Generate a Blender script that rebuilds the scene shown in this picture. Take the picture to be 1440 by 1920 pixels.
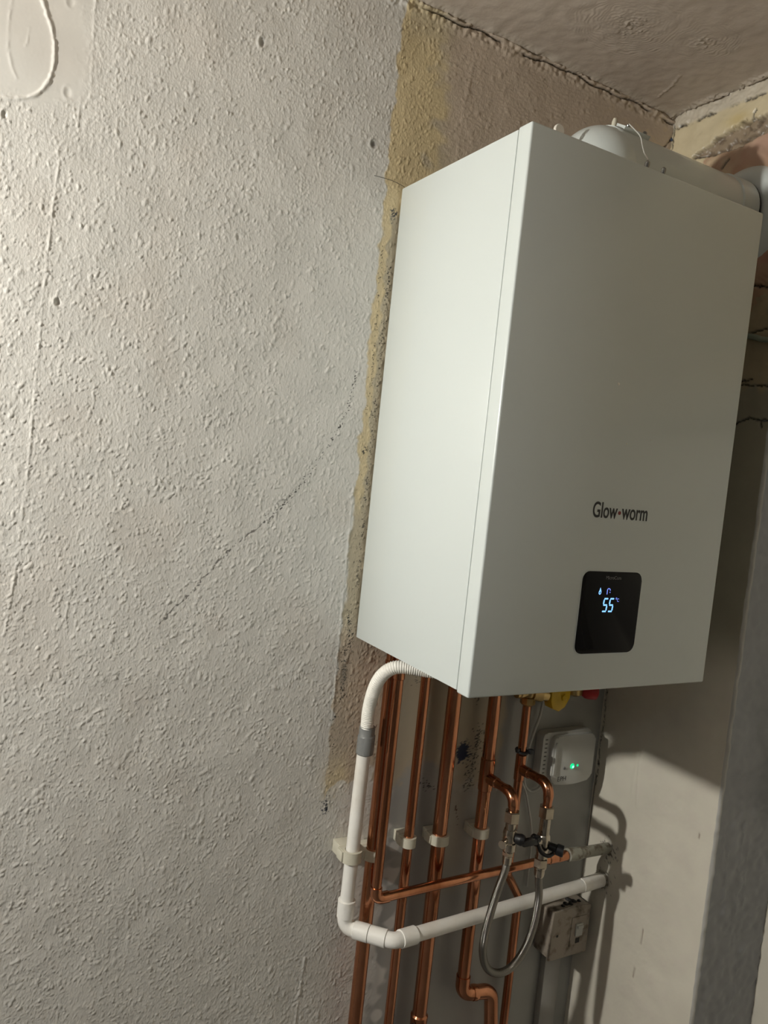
import bpy, bmesh, math, random
import numpy as np
from mathutils import Vector, Matrix
PI = math.pi
random.seed(7)
rng = np.random.default_rng(11)
for o in list(bpy.data.objects):
    bpy.data.objects.remove(o)
COL = bpy.context.scene.collection
SC = bpy.context.scene

# ------------------------------------------------------------------ camera
cam_d = bpy.data.cameras.new('camera')
cam = bpy.data.objects.new('camera', cam_d)
COL.objects.link(cam)
r0 = Vector((0.86687916, -0.48764111, 0.10356967))     # image right
r1 = Vector((0.06190575, -0.10084711, -0.99297409))    # image down
r2 = Vector((0.49465969, 0.8672001, -0.05723447))      # view direction
cam.matrix_world = Matrix(((r0.x, -r1.x, -r2.x, -0.5799215), (r0.y, -r1.y, -r2.y, -1.0700161),
                           (r0.z, -r1.z, -r2.z, 1.5942191), (0, 0, 0, 1)))
cam_d.sensor_fit = 'HORIZONTAL'
cam_d.sensor_width = 36.0
cam_d.lens = 1455.611 / 1440 * 36.0
cam_d.clip_start = 0.02
SC.camera = cam

# ------------------------------------------------------------------ world, exposure
world = bpy.data.worlds.new('world')
SC.world = world
world.use_nodes = True
world.node_tree.nodes['Background'].inputs[0].default_value = (0.6, 0.7, 0.9, 1)
world.node_tree.nodes['Background'].inputs[1].default_value = 0.05
SC.view_settings.view_transform = 'Standard'
SC.view_settings.look = 'None'
SC.view_settings.exposure = 0.0
SC.view_settings.gamma = 1.0
SC.view_settings.use_curve_mapping = False
LAMP = (-1.32, -0.285, 1.80)        # the hanging bulb
LAMP_POWER = 2540.0
LAMP_COLOR = (1.0, 0.975, 0.905)
FILL_POWER = 4.8                  # unseen fill lamp added behind the camera for ambient light
FILL_COLOR = (0.56, 0.78, 1.0)

XR, ZT = 0.5656, 2.3013            # right wall plane, ceiling height
XL, YF = -3.6, -2.9                # far walls, out of frame

# ------------------------------------------------------------------ helpers
def s2l(*c):
    return tuple(((v / 255) / 12.92 if v / 255 <= 0.04045 else ((v / 255 + 0.055) / 1.055) ** 2.4) for v in c)

def tag(o, label=None, cat=None, group=None, kind=None):
    if label: o['label'] = label
    if cat: o['category'] = cat
    if group: o['group'] = group
    if kind: o['kind'] = kind
    return o

def empty(name, loc, label, cat, group=None):
    o = bpy.data.objects.new(name, None)
    COL.objects.link(o)
    o.location = loc
    o.empty_display_size = 0.02
    bpy.context.view_layer.update()
    return tag(o, label, cat, group)

def link(name, me, mat, parent=None, smooth=35):
    """link a mesh given in world coordinates; parented parts keep world placement"""
    o = bpy.data.objects.new(name, me)
    COL.objects.link(o)
    if mat and not me.materials: me.materials.append(mat)
    if parent is not None:
        o.parent = parent
        p, off = parent, Vector((0, 0, 0))
        while p is not None:
            off += p.location
            p = p.parent
        o.location = -off
    if smooth and len(me.polygons):
        me.polygons.foreach_set('use_smooth', [True] * len(me.polygons))
        me.set_sharp_from_angle(angle=math.radians(smooth))
    return o

def mesh_from(verts, faces, name='m'):
    me = bpy.data.meshes.new(name)
    me.from_pydata([tuple(v) for v in verts], [], faces)
    me.update()
    return me

def frames(pts):
    P = [Vector(p) for p in pts]
    T = []
    for i in range(len(P)):
        a = P[max(i - 1, 0)]; b = P[min(i + 1, len(P) - 1)]
        d = (b - a)
        if d.length < 1e-9: d = T[-1] if T else Vector((0, 0, 1))
        T.append(d.normalized())
    up = Vector((0, 1, 0)) if abs(T[0].y) < 0.9 else Vector((1, 0, 0))
    n = (up - T[0] * up.dot(T[0])).normalized()
    out = []
    for i, t in enumerate(T):
        n = (n - t * n.dot(t)).normalized()
        out.append((P[i], t, n, t.cross(n)))
    return out

def tube_data(pts, r, segs=20, cap=True, phase=0.0):
    fr = frames(pts)
    rs = r if isinstance(r, (list, tuple)) else [r] * len(fr)
    V, F, U = [], [], []
    L = 0
    for i, (p, t, n, b) in enumerate(fr):
        if i: L += (p - fr[i - 1][0]).length
        for k in range(segs):
            a = 2 * PI * k / segs + phase
            V.append(p + (n * math.cos(a) + b * math.sin(a)) * rs[i])
        if i:
            for k in range(segs):
                k2 = (k + 1) % segs
                F.append((len(V) - 2 * segs + k, len(V) - 2 * segs + k2, len(V) - segs + k2, len(V) - segs + k))
                l0 = L - (p - fr[i - 1][0]).length
                U += [(k / segs, l0), ((k + 1) / segs, l0), ((k + 1) / segs, L), (k / segs, L)]
    if cap:
        F.append(tuple(reversed(range(segs)))); U += [(0, 0)] * segs
        F.append(tuple(range(len(V) - segs, len(V)))); U += [(0, 0)] * segs
    return V, F, U

def tube(pts, r, segs=20, cap=True, phase=0.0):
    V, F, U = tube_data(pts, r, segs, cap, phase)
    me = mesh_from(V, F)
    uv = me.uv_layers.new(name='uv')
    uv.data.foreach_set('uv', [c for u in U for c in u])
    return me

def join(*mes):
    V, F = [], []
    for me in mes:
        o = len(V)
        V += [tuple(v.co) for v in me.vertices]
        F += [tuple(o + i for i in p.vertices) for p in me.polygons]
    return mesh_from(V, F)

def fillet(pts, rad, n=8):
    P = [Vector(p) for p in pts]
    out = [P[0]]
    for i in range(1, len(P) - 1):
        a, c, b = P[i - 1], P[i], P[i + 1]
        u, w = (a - c).normalized(), (b - c).normalized()
        ang = u.angle(w)
        d = rad / math.tan(ang / 2)
        p0, p1 = c + u * d, c + w * d
        cen = c + (u + w).normalized() * (rad / math.sin(ang / 2))
        v0, v1 = p0 - cen, p1 - cen
        th = v0.angle(v1)
        for k in range(n + 1):
            s = k / n
            out.append(cen + (v0 * math.sin((1 - s) * th) + v1 * math.sin(s * th)) / math.sin(th))
    out.append(P[-1])
    return out

def catmull(pts, n=10):
    P = [Vector(p) for p in pts]
    P = [P[0] * 2 - P[1]] + P + [P[-1] * 2 - P[-2]]
    out = []
    for i in range(1, len(P) - 2):
        for k in range(n):
            t = k / n
            out.append(0.5 * ((2 * P[i]) + (P[i + 1] - P[i - 1]) * t + (2 * P[i - 1] - 5 * P[i] + 4 * P[i + 1] - P[i + 2]) * t * t
                              + (3 * P[i] - P[i - 1] - 3 * P[i + 1] + P[i + 2]) * t ** 3))
    out.append(P[-2])
    return out

def box(x0, x1, y0, y1, z0, z1, bev=0.0, seg=2):
    bm = bmesh.new()
    bmesh.ops.create_cube(bm, size=1)
    for v in bm.verts:
        v.co = Vector(((x0 + x1) / 2 + v.co.x * (x1 - x0), (y0 + y1) / 2 + v.co.y * (y1 - y0), (z0 + z1) / 2 + v.co.z * (z1 - z0)))
    if bev: bmesh.ops.bevel(bm, geom=bm.edges[:], offset=bev, segments=seg, affect='EDGES', profile=0.5)
    me = bpy.data.meshes.new('box'); bm.to_mesh(me); bm.free()
    return me

def prism_xz(outline, y0, y1, bev=0.0):
    """outline in (x, z), front face at y0, back at y1"""
    bm = bmesh.new()
    f = [bm.verts.new((x, y0, z)) for x, z in outline]
    b = [bm.verts.new((x, y1, z)) for x, z in outline]
    n = len(outline)
    ff = bm.faces.new(f); bm.faces.new(list(reversed(b)))
    for i in range(n):
        bm.faces.new((f[i], b[i], b[(i + 1) % n], f[(i + 1) % n]))
    if bev:
        bmesh.ops.bevel(bm, geom=list(ff.edges), offset=bev, segments=2, affect='EDGES', profile=0.5)
    bmesh.ops.recalc_face_normals(bm, faces=bm.faces[:])
    me = bpy.data.meshes.new('prism'); bm.to_mesh(me); bm.free()
    return me

def rrect(x0, x1, z0, z1, r, n=6):
    out = []
    for cx, cz, a0 in ((x1 - r, z1 - r, 0), (x0 + r, z1 - r, 90), (x0 + r, z0 + r, 180), (x1 - r, z0 + r, 270)):
        for k in range(n + 1):
            a = math.radians(a0 + 90 * k / n)
            out.append((cx + r * math.cos(a), cz + r * math.sin(a)))
    return out

def text_mesh(s, x, z, height, y, width=None, ext=0.00025, offset=0.0):
    cu = bpy.data.curves.new('text', 'FONT')
    cu.body = s; cu.size = 1; cu.extrude = 0.0; cu.offset = offset
    o = bpy.data.objects.new('text', cu); COL.objects.link(o)
    me = bpy.data.meshes.new_from_object(o.evaluated_get(bpy.context.evaluated_depsgraph_get()))
    COL.objects.unlink(o); bpy.data.objects.remove(o)
    co = [v.co.copy() for v in me.vertices]
    xs = [c.x for c in co]; ys = [c.y for c in co]
    w = max(xs) - min(xs); h = max(ys) - min(ys)
    sy = height / h; sx = (width / w) if width else sy
    bm = bmesh.new(); bm.from_mesh(me)
    for v in bm.verts: v.co = Vector((x + (v.co.x - min(xs)) * sx, y, z + (v.co.y - min(ys)) * sy))
    r = bmesh.ops.extrude_face_region(bm, geom=bm.faces[:])
    for v in [g for g in r['geom'] if isinstance(g, bmesh.types.BMVert)]: v.co.y -= ext
    bmesh.ops.recalc_face_normals(bm, faces=bm.faces[:])
    m2 = bpy.data.meshes.new('text'); bm.to_mesh(m2); bm.free()
    return m2

# ------------------------------------------------------------------ materials
class NT:
    def __init__(s, name):
        s.m = bpy.data.materials.new(name); s.m.use_nodes = True
        s.t = s.m.node_tree; s.b = s.t.nodes['Principled BSDF']
    def n(s, kind, **kw):
        nd = s.t.nodes.new(kind)
        for k, v in kw.items():
            if hasattr(nd, k): setattr(nd, k, v)
            else: nd.inputs[k].default_value = v
        return nd
    def l(s, a, b): s.t.links.new(a, b)

def plain(name, col, rough=0.5, metal=0.0, coat=0.0, noise=0.06, nscale=30, bump=0.0, bscale=200, spec=0.5, dirt=None):
    k = NT(name); b = k.b
    b.inputs['Roughness'].default_value = rough
    b.inputs['Metallic'].default_value = metal
    b.inputs['Coat Weight'].default_value = coat
    b.inputs['Coat Roughness'].default_value = 0.06
    b.inputs['Specular IOR Level'].default_value = spec
    tc = k.n('ShaderNodeTexCoord')
    no = k.n('ShaderNodeTexNoise', Scale=nscale, Detail=4.0)
    k.l(tc.outputs['Object'], no.inputs['Vector'])
    mx = k.n('ShaderNodeMix', data_type='RGBA', clamp_factor=True)
    mx.inputs[6].default_value = (*col, 1)
    d = dirt if dirt else tuple(c * (1 - noise * 2.5) for c in col)
    mx.inputs[7].default_value = (*d, 1)
    rp = k.n('ShaderNodeMapRange'); rp.inputs[1].default_value = 0.45 if not dirt else 0.5; rp.inputs[2].default_value = 0.8 if not dirt else 0.66
    k.l(no.outputs['Fac'], rp.inputs[0]); k.l(rp.outputs[0], mx.inputs[0]); k.l(mx.outputs[2], b.inputs['Base Color'])
    if bump:
        n2 = k.n('ShaderNodeTexNoise', Scale=bscale, Detail=3.0); k.l(tc.outputs['Object'], n2.inputs['Vector'])
        bp = k.n('ShaderNodeBump', Distance=bump); bp.inputs['Strength'].default_value = 1.0
        k.l(n2.outputs['Fac'], bp.inputs['Height']); k.l(bp.outputs[0], b.inputs['Normal'])
    return k.m

def wall_paint(name, rough=0.55, bump=0.0004, bscale=260, coat=0.0, stretch=1.0):
    """colour comes from the wall's own paint map (attribute), fine relief from noise"""
    k = NT(name); b = k.b
    at = k.n('ShaderNodeAttribute', attribute_name='paint')
    tc = k.n('ShaderNodeTexCoord')
    no = k.n('ShaderNodeTexNoise', Scale=14.0, Detail=5.0); k.l(tc.outputs['Object'], no.inputs['Vector'])
    rp = k.n('ShaderNodeMapRange'); rp.inputs[1].default_value = .3; rp.inputs[2].default_value = .75; rp.inputs[3].default_value = 1.04; rp.inputs[4].default_value = .93
    k.l(no.outputs['Fac'], rp.inputs[0])
    mu = k.n('ShaderNodeMix', data_type='RGBA', blend_type='MULTIPLY'); mu.inputs[0].default_value = 1
    k.l(at.outputs['Color'], mu.inputs[6]); k.l(rp.outputs[0], mu.inputs[7]); k.l(mu.outputs[2], b.inputs['Base Color'])
    mp = k.n('ShaderNodeMapping'); mp.inputs['Scale'].default_value = (1, 1, stretch); k.l(tc.outputs['Object'], mp.inputs[0])
    n2 = k.n('ShaderNodeTexNoise', Scale=bscale, Detail=2.5); k.l(mp.outputs[0], n2.inputs['Vector'])
    bp = k.n('ShaderNodeBump', Distance=bump); bp.inputs['Strength'].default_value = 1.0
    mm = k.n('ShaderNodeMath', operation='MULTIPLY'); k.l(n2.outputs['Fac'], mm.inputs[0]); k.l(at.outputs['Alpha'], mm.inputs[1])
    k.l(mm.outputs[0], bp.inputs['Height']); k.l(bp.outputs[0], b.inputs['Normal'])
    b.inputs['Roughness'].default_value = rough
    b.inputs['Coat Weight'].default_value = coat; b.inputs['Coat Roughness'].default_value = 0.2
    return k.m

def copper_mat():
    k = NT('copper'); b = k.b
    tc = k.n('ShaderNodeTexCoord')
    mp = k.n('ShaderNodeMapping'); mp.inputs['Scale'].default_value = (1, 1, .25); k.l(tc.outputs['Object'], mp.inputs[0])
    no = k.n('ShaderNodeTexNoise', Scale=28.0, Detail=5.0); k.l(mp.outputs[0], no.inputs['Vector'])
    cr = k.n('ShaderNodeValToRGB'); k.l(no.outputs['Fac'], cr.inputs[0])
    e = cr.color_ramp.elements
    e[0].position = .30; e[0].color = (.34, .125, .055, 1)
    e[1].position = .72; e[1].color = (.72, .335, .190, 1)
    k.l(cr.outputs[0], b.inputs['Base Color'])
    b.inputs['Metallic'].default_value = 1.0
    rp = k.n('ShaderNodeMapRange'); rp.inputs[3].default_value = .26; rp.inputs[4].default_value = .10
    k.l(no.outputs['Fac'], rp.inputs[0]); k.l(rp.outputs[0], b.inputs['Roughness'])
    return k.m

def braid_mat():
    k = NT('braided_steel'); b = k.b
    uv = k.n('ShaderNodeUVMap')
    outs = []
    for sgn in (1, -1):
        mp = k.n('ShaderNodeMapping'); mp.inputs['Scale'].default_value = (9.0, 330.0 * sgn, 1); k.l(uv.outputs[0], mp.inputs[0])
        w = k.n('ShaderNodeTexWave', wave_type='BANDS', bands_direction='DIAGONAL'); w.inputs['Scale'].default_value = 1.0
        k.l(mp.outputs[0], w.inputs['Vector']); outs.append(w)
    mx = k.n('ShaderNodeMath', operation='MAXIMUM'); k.l(outs[0].outputs['Fac'], mx.inputs[0]); k.l(outs[1].outputs['Fac'], mx.inputs[1])
    bp = k.n('ShaderNodeBump', Distance=.00035); k.l(mx.outputs[0], bp.inputs['Height']); k.l(bp.outputs[0], b.inputs['Normal'])
    cr = k.n('ShaderNodeValToRGB'); k.l(mx.outputs[0], cr.inputs[0])
    cr.color_ramp.elements[0].position = .3; cr.color_ramp.elements[0].color = (.05, .045, .04, 1); cr.color_ramp.elements[1].color = (.40, .38, .34, 1)
    k.l(cr.outputs[0], b.inputs['Base Color'])
    b.inputs['Metallic'].default_value = 1.0; b.inputs['Roughness'].default_value = .2
    return k.m

def emit(name, col, st):
    k = NT(name)
    k.b.inputs['Base Color'].default_value = (*[c * .2 for c in col], 1)
    k.b.inputs['Emission Color'].default_value = (*col, 1); k.b.inputs['Emission Strength'].default_value = st
    return k.m

M_WALL = wall_paint('wall_paint', .5, .00042, 420, 0.0, .6)
M_RIGHT = wall_paint('side_wall_paint', .42, .00022, 110, .15)
M_CEIL = wall_paint('ceiling_paint', .45, .0004, 120, .1)
M_ENAMEL = plain('white_enamel', (.60, .645, .63), .32, coat=.35, noise=.004, nscale=4, bump=.00002, bscale=900)
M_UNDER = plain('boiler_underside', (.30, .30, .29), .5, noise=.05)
M_COPPER = copper_mat()
M_PVC = plain('white_pvc', (.86, .84, .79), .33, noise=.02, nscale=14, dirt=(.78, .74, .67))
M_PVC2 = plain('fitting_pvc', (.88, .86, .81), .30, noise=.02, nscale=20, dirt=(.78, .74, .66))
M_HOSE = plain('white_hose', (.84, .82, .75), .38, noise=.01)
M_GREY = plain('grey_pvc', (.20, .205, .20), .42, noise=.05, nscale=40)
M_CLIP = plain('clip_nylon', (.62, .59, .48), .38, noise=.03, nscale=50)
M_CHROME = plain('nickel', (.56, .50, .42), .20, metal=1, noise=.12, nscale=60)
M_BRASS = plain('brass', (.58, .42, .19), .28, metal=1, noise=.15, nscale=60)
M_BLACK = plain('black_plastic', (.008, .008, .009), .42, noise=.05)
M_GLASS = plain('black_glass', (.002, .002, .003), .07, noise=.01, spec=.12)
M_YEL = plain('yellow_plastic', (.72, .46, .015), .4, noise=.08)
M_RED = plain('red_plastic', (.42, .012, .015), .35, noise=.05)
M_INK = plain('black_print', (.008, .008, .01), .5, noise=.01)
M_REDINK = plain('red_print', (.22, .02, .02), .5, noise=.01)
M_GREYINK = plain('grey_print', (.20, .20, .20), .5, noise=.01)
M_CABLE = plain('cable_white', (.55, .55, .52), .45, noise=.03)
M_CTL = plain('controller_white', (.56, .56, .52), .38, noise=.02)
M_DIRTY = plain('dirty_plastic', (.36, .31, .25), .5, noise=.1, nscale=45, dirt=(.13, .10, .07), bump=.0012, bscale=70)
M_PAINTED = plain('painted_metal', (.34, .33, .27), .45, noise=.1, nscale=90, dirt=(.16, .13, .09), bump=.0012, bscale=120)
M_STEEL = plain('zinc_screw', (.35, .35, .34), .3, metal=1, noise=.1)
M_DARKHOLE = plain('dark_slot', (.03, .028, .025), .7, noise=.1)
M_BULB = emit('bulb_glow', LAMP_COLOR, LAMP_POWER)
M_BLUE = emit('display_glow', (.20, .48, 1.0), 1.7)
M_BLUE2 = emit('display_icon_glow', (.20, .30, 1.0), 1.1)
M_GREEN = emit('led_glow', (.0, .85, .30), 1.0)
M_GREEN2 = emit('led_core_glow', (.30, 1.0, .72), 1.6)
M_PLAINWALL = plain('plain_wall', (.17, .168, .16), .6, noise=.04, nscale=3)
M_FLOOR = plain('floor_lino', (.16, .155, .15), .5, noise=.12, nscale=9)

# ------------------------------------------------------------------ relief maps for the plastered surfaces
def fnoise(ny, nx, d, lo, hi=None, seed=0):
    """band-limited noise on a grid of spacing d (m); lo = longest feature, hi = shortest feature"""
    g = np.random.default_rng(seed).standard_normal((ny, nx))
    f = np.hypot(np.fft.fftfreq(ny, d)[:, None], np.fft.fftfreq(nx, d)[None, :])
    w = np.exp(-(f * lo * .5) ** 2) if hi is None else np.exp(-(f * hi * .5) ** 2) * (1 - np.exp(-(f * lo * .5) ** 2))
    h = np.fft.ifft2(np.fft.fft2(g) * w).real
    return h / h.std()

def seg_dist(X, Y, poly):
    """distance to a polyline and the arc position (0..1)"""
    D = np.full(X.shape, 1e9); S = np.zeros(X.shape)
    L = [0]
    for a, b in zip(poly[:-1], poly[1:]): L.append(L[-1] + math.dist(a, b))
    for i, (a, b) in enumerate(zip(poly[:-1], poly[1:])):
        dx, dy = b[0] - a[0], b[1] - a[1]; l2 = dx * dx + dy * dy
        t = np.clip(((X - a[0]) * dx + (Y - a[1]) * dy) / l2, 0, 1)
        d = np.hypot(X - a[0] - t * dx, Y - a[1] - t * dy)
        m = d < D
        D[m] = d[m]; S[m] = ((L[i] + t * math.sqrt(l2)) / L[-1])[m]
    return D, S

def sm(x, a, b):
    t = np.clip((x - a) / (b - a), 0, 1)
    return t * t * (3 - 2 * t)

def grid_mesh(U, V, conv, paint=None, flip=False, tex=None):
    nu, nv = len(U), len(V)
    P = conv
    me = bpy.data.meshes.new('grid')
    me.vertices.add(nu * nv)
    me.vertices.foreach_set('co', P.reshape(-1).astype(np.float32))
    i = np.arange(nv - 1)[:, None] * nu + np.arange(nu - 1)[None, :]
    q = np.stack([i, i + 1, i + 1 + nu, i + nu], -1).reshape(-1, 4)
    if flip: q = q[:, ::-1]
    n = len(q)
    me.loops.add(n * 4); me.polygons.add(n)
    me.loops.foreach_set('vertex_index', q.reshape(-1).astype(np.int32))
    me.polygons.foreach_set('loop_start', (np.arange(n) * 4).astype(np.int32))
    me.polygons.foreach_set('use_smooth', np.ones(n, bool))
    me.update(calc_edges=True)
    if paint is not None:
        a = me.attributes.new('paint', 'FLOAT_COLOR', 'POINT')
        c = np.concatenate([paint.reshape(-1, 3), np.ones((nu * nv, 1)) if tex is None else tex.reshape(-1, 1)], 1)
        a.data.foreach_set('color', c.reshape(-1).astype(np.float32))
    return me

def add_quads(me, quads, col):
    """append flat quads (each 4 corners) to a grid mesh, with paint colour col"""
    bm = bmesh.new(); bm.from_mesh(me)
    lay = bm.verts.layers.float_color['paint']
    for q in quads:
        vs = []
        for c in q:
            v = bm.verts.new(c); v[lay] = (*col, 1); vs.append(v)
        bm.faces.new(vs)
    bm.to_mesh(me); bm.free()

def mixc(C, col, m):
    return C * (1 - m[..., None]) + np.array(col) * m[..., None]

# ---- back wall: stippled textured paint, seen at a raking angle
D0 = 0.0013
bx0, bx1, bz0, bz1 = -0.66, XR, 0.53, ZT
nx = int(round((bx1 - bx0) / D0)) + 1; nz = int(round((bz1 - bz0) / D0)) + 1
xs = np.linspace(bx0, bx1, nx); zs = np.linspace(bz0, bz1, nz)
X, Z = np.meshgrid(xs, zs)
wob = fnoise(nz, nx, D0, .06, None, 3); wob2 = fnoise(nz, nx, D0, .016, None, 4); wob3 = fnoise(nz, nx, D0, .005, None, 5)
Xj = X + .0022 * wob + .0006 * wob2; Zj = Z + .005 * wob + .003 * wob2
H = np.zeros_like(X)
def stamp(n, la, lb, ha, hb, seed, ang_sd=.6):
    g = np.random.default_rng(seed)
    for _ in range(n):
        cx, cz = g.uniform(bx0, bx1), g.uniform(bz0, bz1)
        a = g.uniform(la, lb) * (1 + .7 * (g.random() < .12)); b = max(a * g.uniform(.36, .65), .0009); h = g.uniform(ha, hb)
        th = PI / 2 - .25 + g.normal() * ang_sd
        R = a * 1.7
        i0 = max(int((cx - R - bx0) / D0), 0); i1 = min(int((cx + R - bx0) / D0) + 2, nx)
        j0 = max(int((cz - R - bz0) / D0), 0); j1 = min(int((cz + R - bz0) / D0) + 2, nz)
        if i1 - i0 < 2 or j1 - j0 < 2: continue
        dx = xs[i0:i1][None, :] - cx; dz = zs[j0:j1][:, None] - cz
        u = (dx * math.cos(th) + dz * math.sin(th)) / a; v = (-dx * math.sin(th) + dz * math.cos(th)) / b
        s = h * np.exp(-(u * u + v * v) ** 1.6)
        H[j0:j1, i0:i1] = np.maximum(H[j0:j1, i0:i1], s) + .08 * np.minimum(H[j0:j1, i0:i1], s)
stamp(56000, .0011, .0024, .00035, .0008, 21)
stamp(10000, .0019, .0032, .0006, .0012, 22)
H *= (.75 + .35 * sm(wob, -1, 1.2)) * (.82 + .18 * sm(Z, 1.0, 1.5))
H += .00009 * fnoise(nz, nx, D0, .009, .003, 6) + .00022 * fnoise(nz, nx, D0, .12, None, 7)
# where the wall is smoother
amp = np.ones_like(X)
amp *= 1 - .96 * sm(Xj, .085, .125) * (1 - sm(Z, 1.32, 1.42))
amp *= 1 - .5 * sm(Xj, .25, .45)
# smooth filler patch with a ridge, top left
tl = [(-.5240, 2.15), (-.5122, 2.1088), (-.4980, 2.073), (-.4945, 2.0396), (-.5030, 2.010), (-.5200, 1.992), (-.5450, 1.983), (-.575, 1.975)]
tl = [(p.x, p.y) for p in catmull([(a, b, 0) for a, b in tl], 5)]
d, s = seg_dist(X, Z, tl)
q_ = np.sqrt((X + .512) ** 2 / .056 ** 2 + (Z - 2.065) ** 2 / .088 ** 2) + .05 * wob + .04 * wob2
inside = np.maximum(1 - sm(q_, .8, 1.05), sm(-X, .515, .53) * sm(Z, 1.975, 2.0))
amp *= 1 - .93 * inside * sm(Z, 1.95, 2.0)
band = np.exp(-((X + .468) / .016) ** 2) * sm(Z, 1.98, 2.03)
amp *= 1 - .8 * band
H *= amp
H += .0015 * np.exp(-((d + .0006 * wob2) / .0018) ** 2) * (1 - sm(s, .75, 1)) - .0006 * inside * (1 - sm(d, .02, .06)) * sm(d, .000, .012) * .3
for poly, hh, ww in (([(-.4535, 2.14), (-.452, 2.06), (-.4495, 2.02), (-.4560, 2.00)], .0008, .0014),
                     ([(-.4615, 2.01), (-.4625, 1.975)], .0011, .0011), ([(-.4800, 1.93), (-.4835, 1.87), (-.4865, 1.76), (-.4870, 1.70)], .0009, .0013),
                     ([(-.4870, 1.70), (-.4890, 1.53), (-.4950, 1.40), (-.5002, 1.34)], .0009, .0013),
                     ([(-.541, 2.13), (-.5445, 2.10), (-.546, 2.08), (-.5463, 2.06), (-.5450, 2.04), (-.5400, 2.022), (-.5335, 2.01)], .0005, .0016),
                     ([(-.5240, 2.072), (-.5250, 2.056), (-.5270, 2.05)], .0006, .0009),
                     ([(.205, 2.15), (.216, 2.12), (.217, 2.09)], .0016, .0018), ([(.108, 2.25), (.100, 2.17), (.095, 2.08)], .0009, .0012),
                     ([(-.0285, 1.56), (-.0275, 1.44), (-.0265, 1.32), (-.0245, 1.19)], .0010, .0014),
                     ([(-.31, 1.035), (-.30, 1.005)], .0012, .0009), ([(-.03, .80), (-.035, .70), (-.036, .60)], .0012, .0016),
                     ([(-.006, .66), (.004, .60), (.002, .55)], .0012, .0016), ([(-.40, 1.21), (-.385, 1.225), (-.37, 1.232)], .0012, .0012)):
    dd, ss = seg_dist(X, Z, poly)
    H += hh * np.exp(-((dd + .0004 * wob2) / ww) ** 2) * (.25 + .75 * sm(wob2 + wob, -1, 1))
# pock marks
for cx, cz, rr, hh in ((-.4683, 1.7573, .0034, .0020), (-.2368, 2.1557, .0042, .0018), (-.0536, 2.0726, .0035, .0024), (-.5428, 1.9647, .0030, .0016), (-.4755, 2.012, .0040, .0006),
                       (-.4800, 2.118, .0040, .0005), (-.246, 1.89, .003, .001)):
    H -= hh * np.exp(-(((X - cx) / rr) ** 2 + ((Z - cz) / (rr * 1.6)) ** 2) ** 2)
    H += .5 * hh * np.exp(-((np.hypot(X - cx + .002, (Z - cz) / 1.5) - rr * 1.2) / (rr * .35)) ** 2)
# wall / ceiling joint: filler bead with a crack below it
crack_z = ZT - .008 - .002 * wob[0][None, :] * 0 - (.0022 * np.sin(xs * 37) + .0018 * np.sin(xs * 91 + 1) + .0035 * sm(xs, .40, .56))[None, :]
dz = Z - crack_z
H += .0022 * sm(Z, ZT - .03, ZT - .01) * (1 + .4 * wob2) + .003 * np.exp(-((dz - .004) / .003) ** 2)
crk = np.exp(-(dz / .0011) ** 2) * (np.abs(wob2) * .2 + .85) * sm(X, -.02, .05)
crk = crk * (sm(np.sin(X * 53 + 2) + 1.1 * np.sin(X * 23), -1.5, -.6))
dc, sc_ = seg_dist(X, Z, [(.5656, 2.262), (.552, 2.245), (.538, 2.228), (.545, 2.20)])
crk = np.maximum(crk, np.exp(-((dc + .001 * wob2) / .0012) ** 2))
H -= .005 * crk
# paint map (albedo of each coat of paint)
GREYW = (.70, .68, .635); OCHRE = (.68, .56, .34); TAN = (.56, .47, .365); TANG = (.50, .435, .315); PINK = (.57, .47, .385)
SMOOTHG = (.40, .395, .37); WHITE = (.70, .69, .65); MOULD = (.035, .035, .033); NAVY = (.010, .020, .060)
C = np.zeros((nz, nx, 3)) + np.array(GREYW)
C = mixc(C, PINK, .5 * sm(fnoise(nz, nx, D0, .25, None, 9), 0, 1.5) * .25)
old = sm(Xj, -.0265, -.0225)                                        # the strip the old boiler left unpainted
botedge = 1.075 + .02 * np.sin(X * 40) + .012 * wob
old_low = old * sm(Z, botedge - .01, botedge + .01)
shelf = sm(Xj, -.0265 + .0, -.022) 
C = mixc(C, TANG, old_low)
C = mixc(C, TAN, old_low * sm(Z, 2.02, 2.2) * sm(Xj, .03, .08))
C = mixc(C, PINK, old_low * sm(Z, 2.05, 2.12) * sm(Xj, .05, .10) * .65)
C = mixc(C, OCHRE, old_low * sm(Z, 1.975, 1.985) * (1 - sm(Xj + .01 * wob, .035, .075)) * (1 - .55 * sm(Z, 2.235, 2.27)))
C = mixc(C, OCHRE, .85 * old_low * (1 - sm(Xj, -.013, -.008)) * sm(Z, 1.50, 1.56))
C = mixc(C, PINK, .55 * old_low * (1 - sm(Z, 1.30, 1.36)) * (1 - sm(Xj, .10, .14)))
C = mixc(C, OCHRE, .75 * np.exp(-(((Xj + .008) / .022) ** 2 + ((Zj - 1.085) / .035) ** 2)))
C = mixc(C, OCHRE, .40 * sm(np.sin(Z * 60 + 2 * wob), .6, 1.2) * old_low * sm(Z, 2.0, 2.05) * sm(Xj, .3, .5))
C = mixc(C, WHITE, np.exp(-((Xj + .0275) / .0035) ** 2) * (1 - sm(Z, 1.50, 1.56)) * sm(Z, 1.15, 1.2))
low = 1 - sm(Z, 1.32, 1.42)
C = mixc(C, TANG, low * sm(Xj, .07, .10) * sm(Z, botedge - .03, botedge))
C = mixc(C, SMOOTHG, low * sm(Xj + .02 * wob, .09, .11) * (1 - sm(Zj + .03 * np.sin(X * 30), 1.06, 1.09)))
C = mixc(C, TANG, .5 * np.exp(-(((Xj - .235) / .035) ** 2 + ((Zj - .99) / .12) ** 4)))
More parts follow.
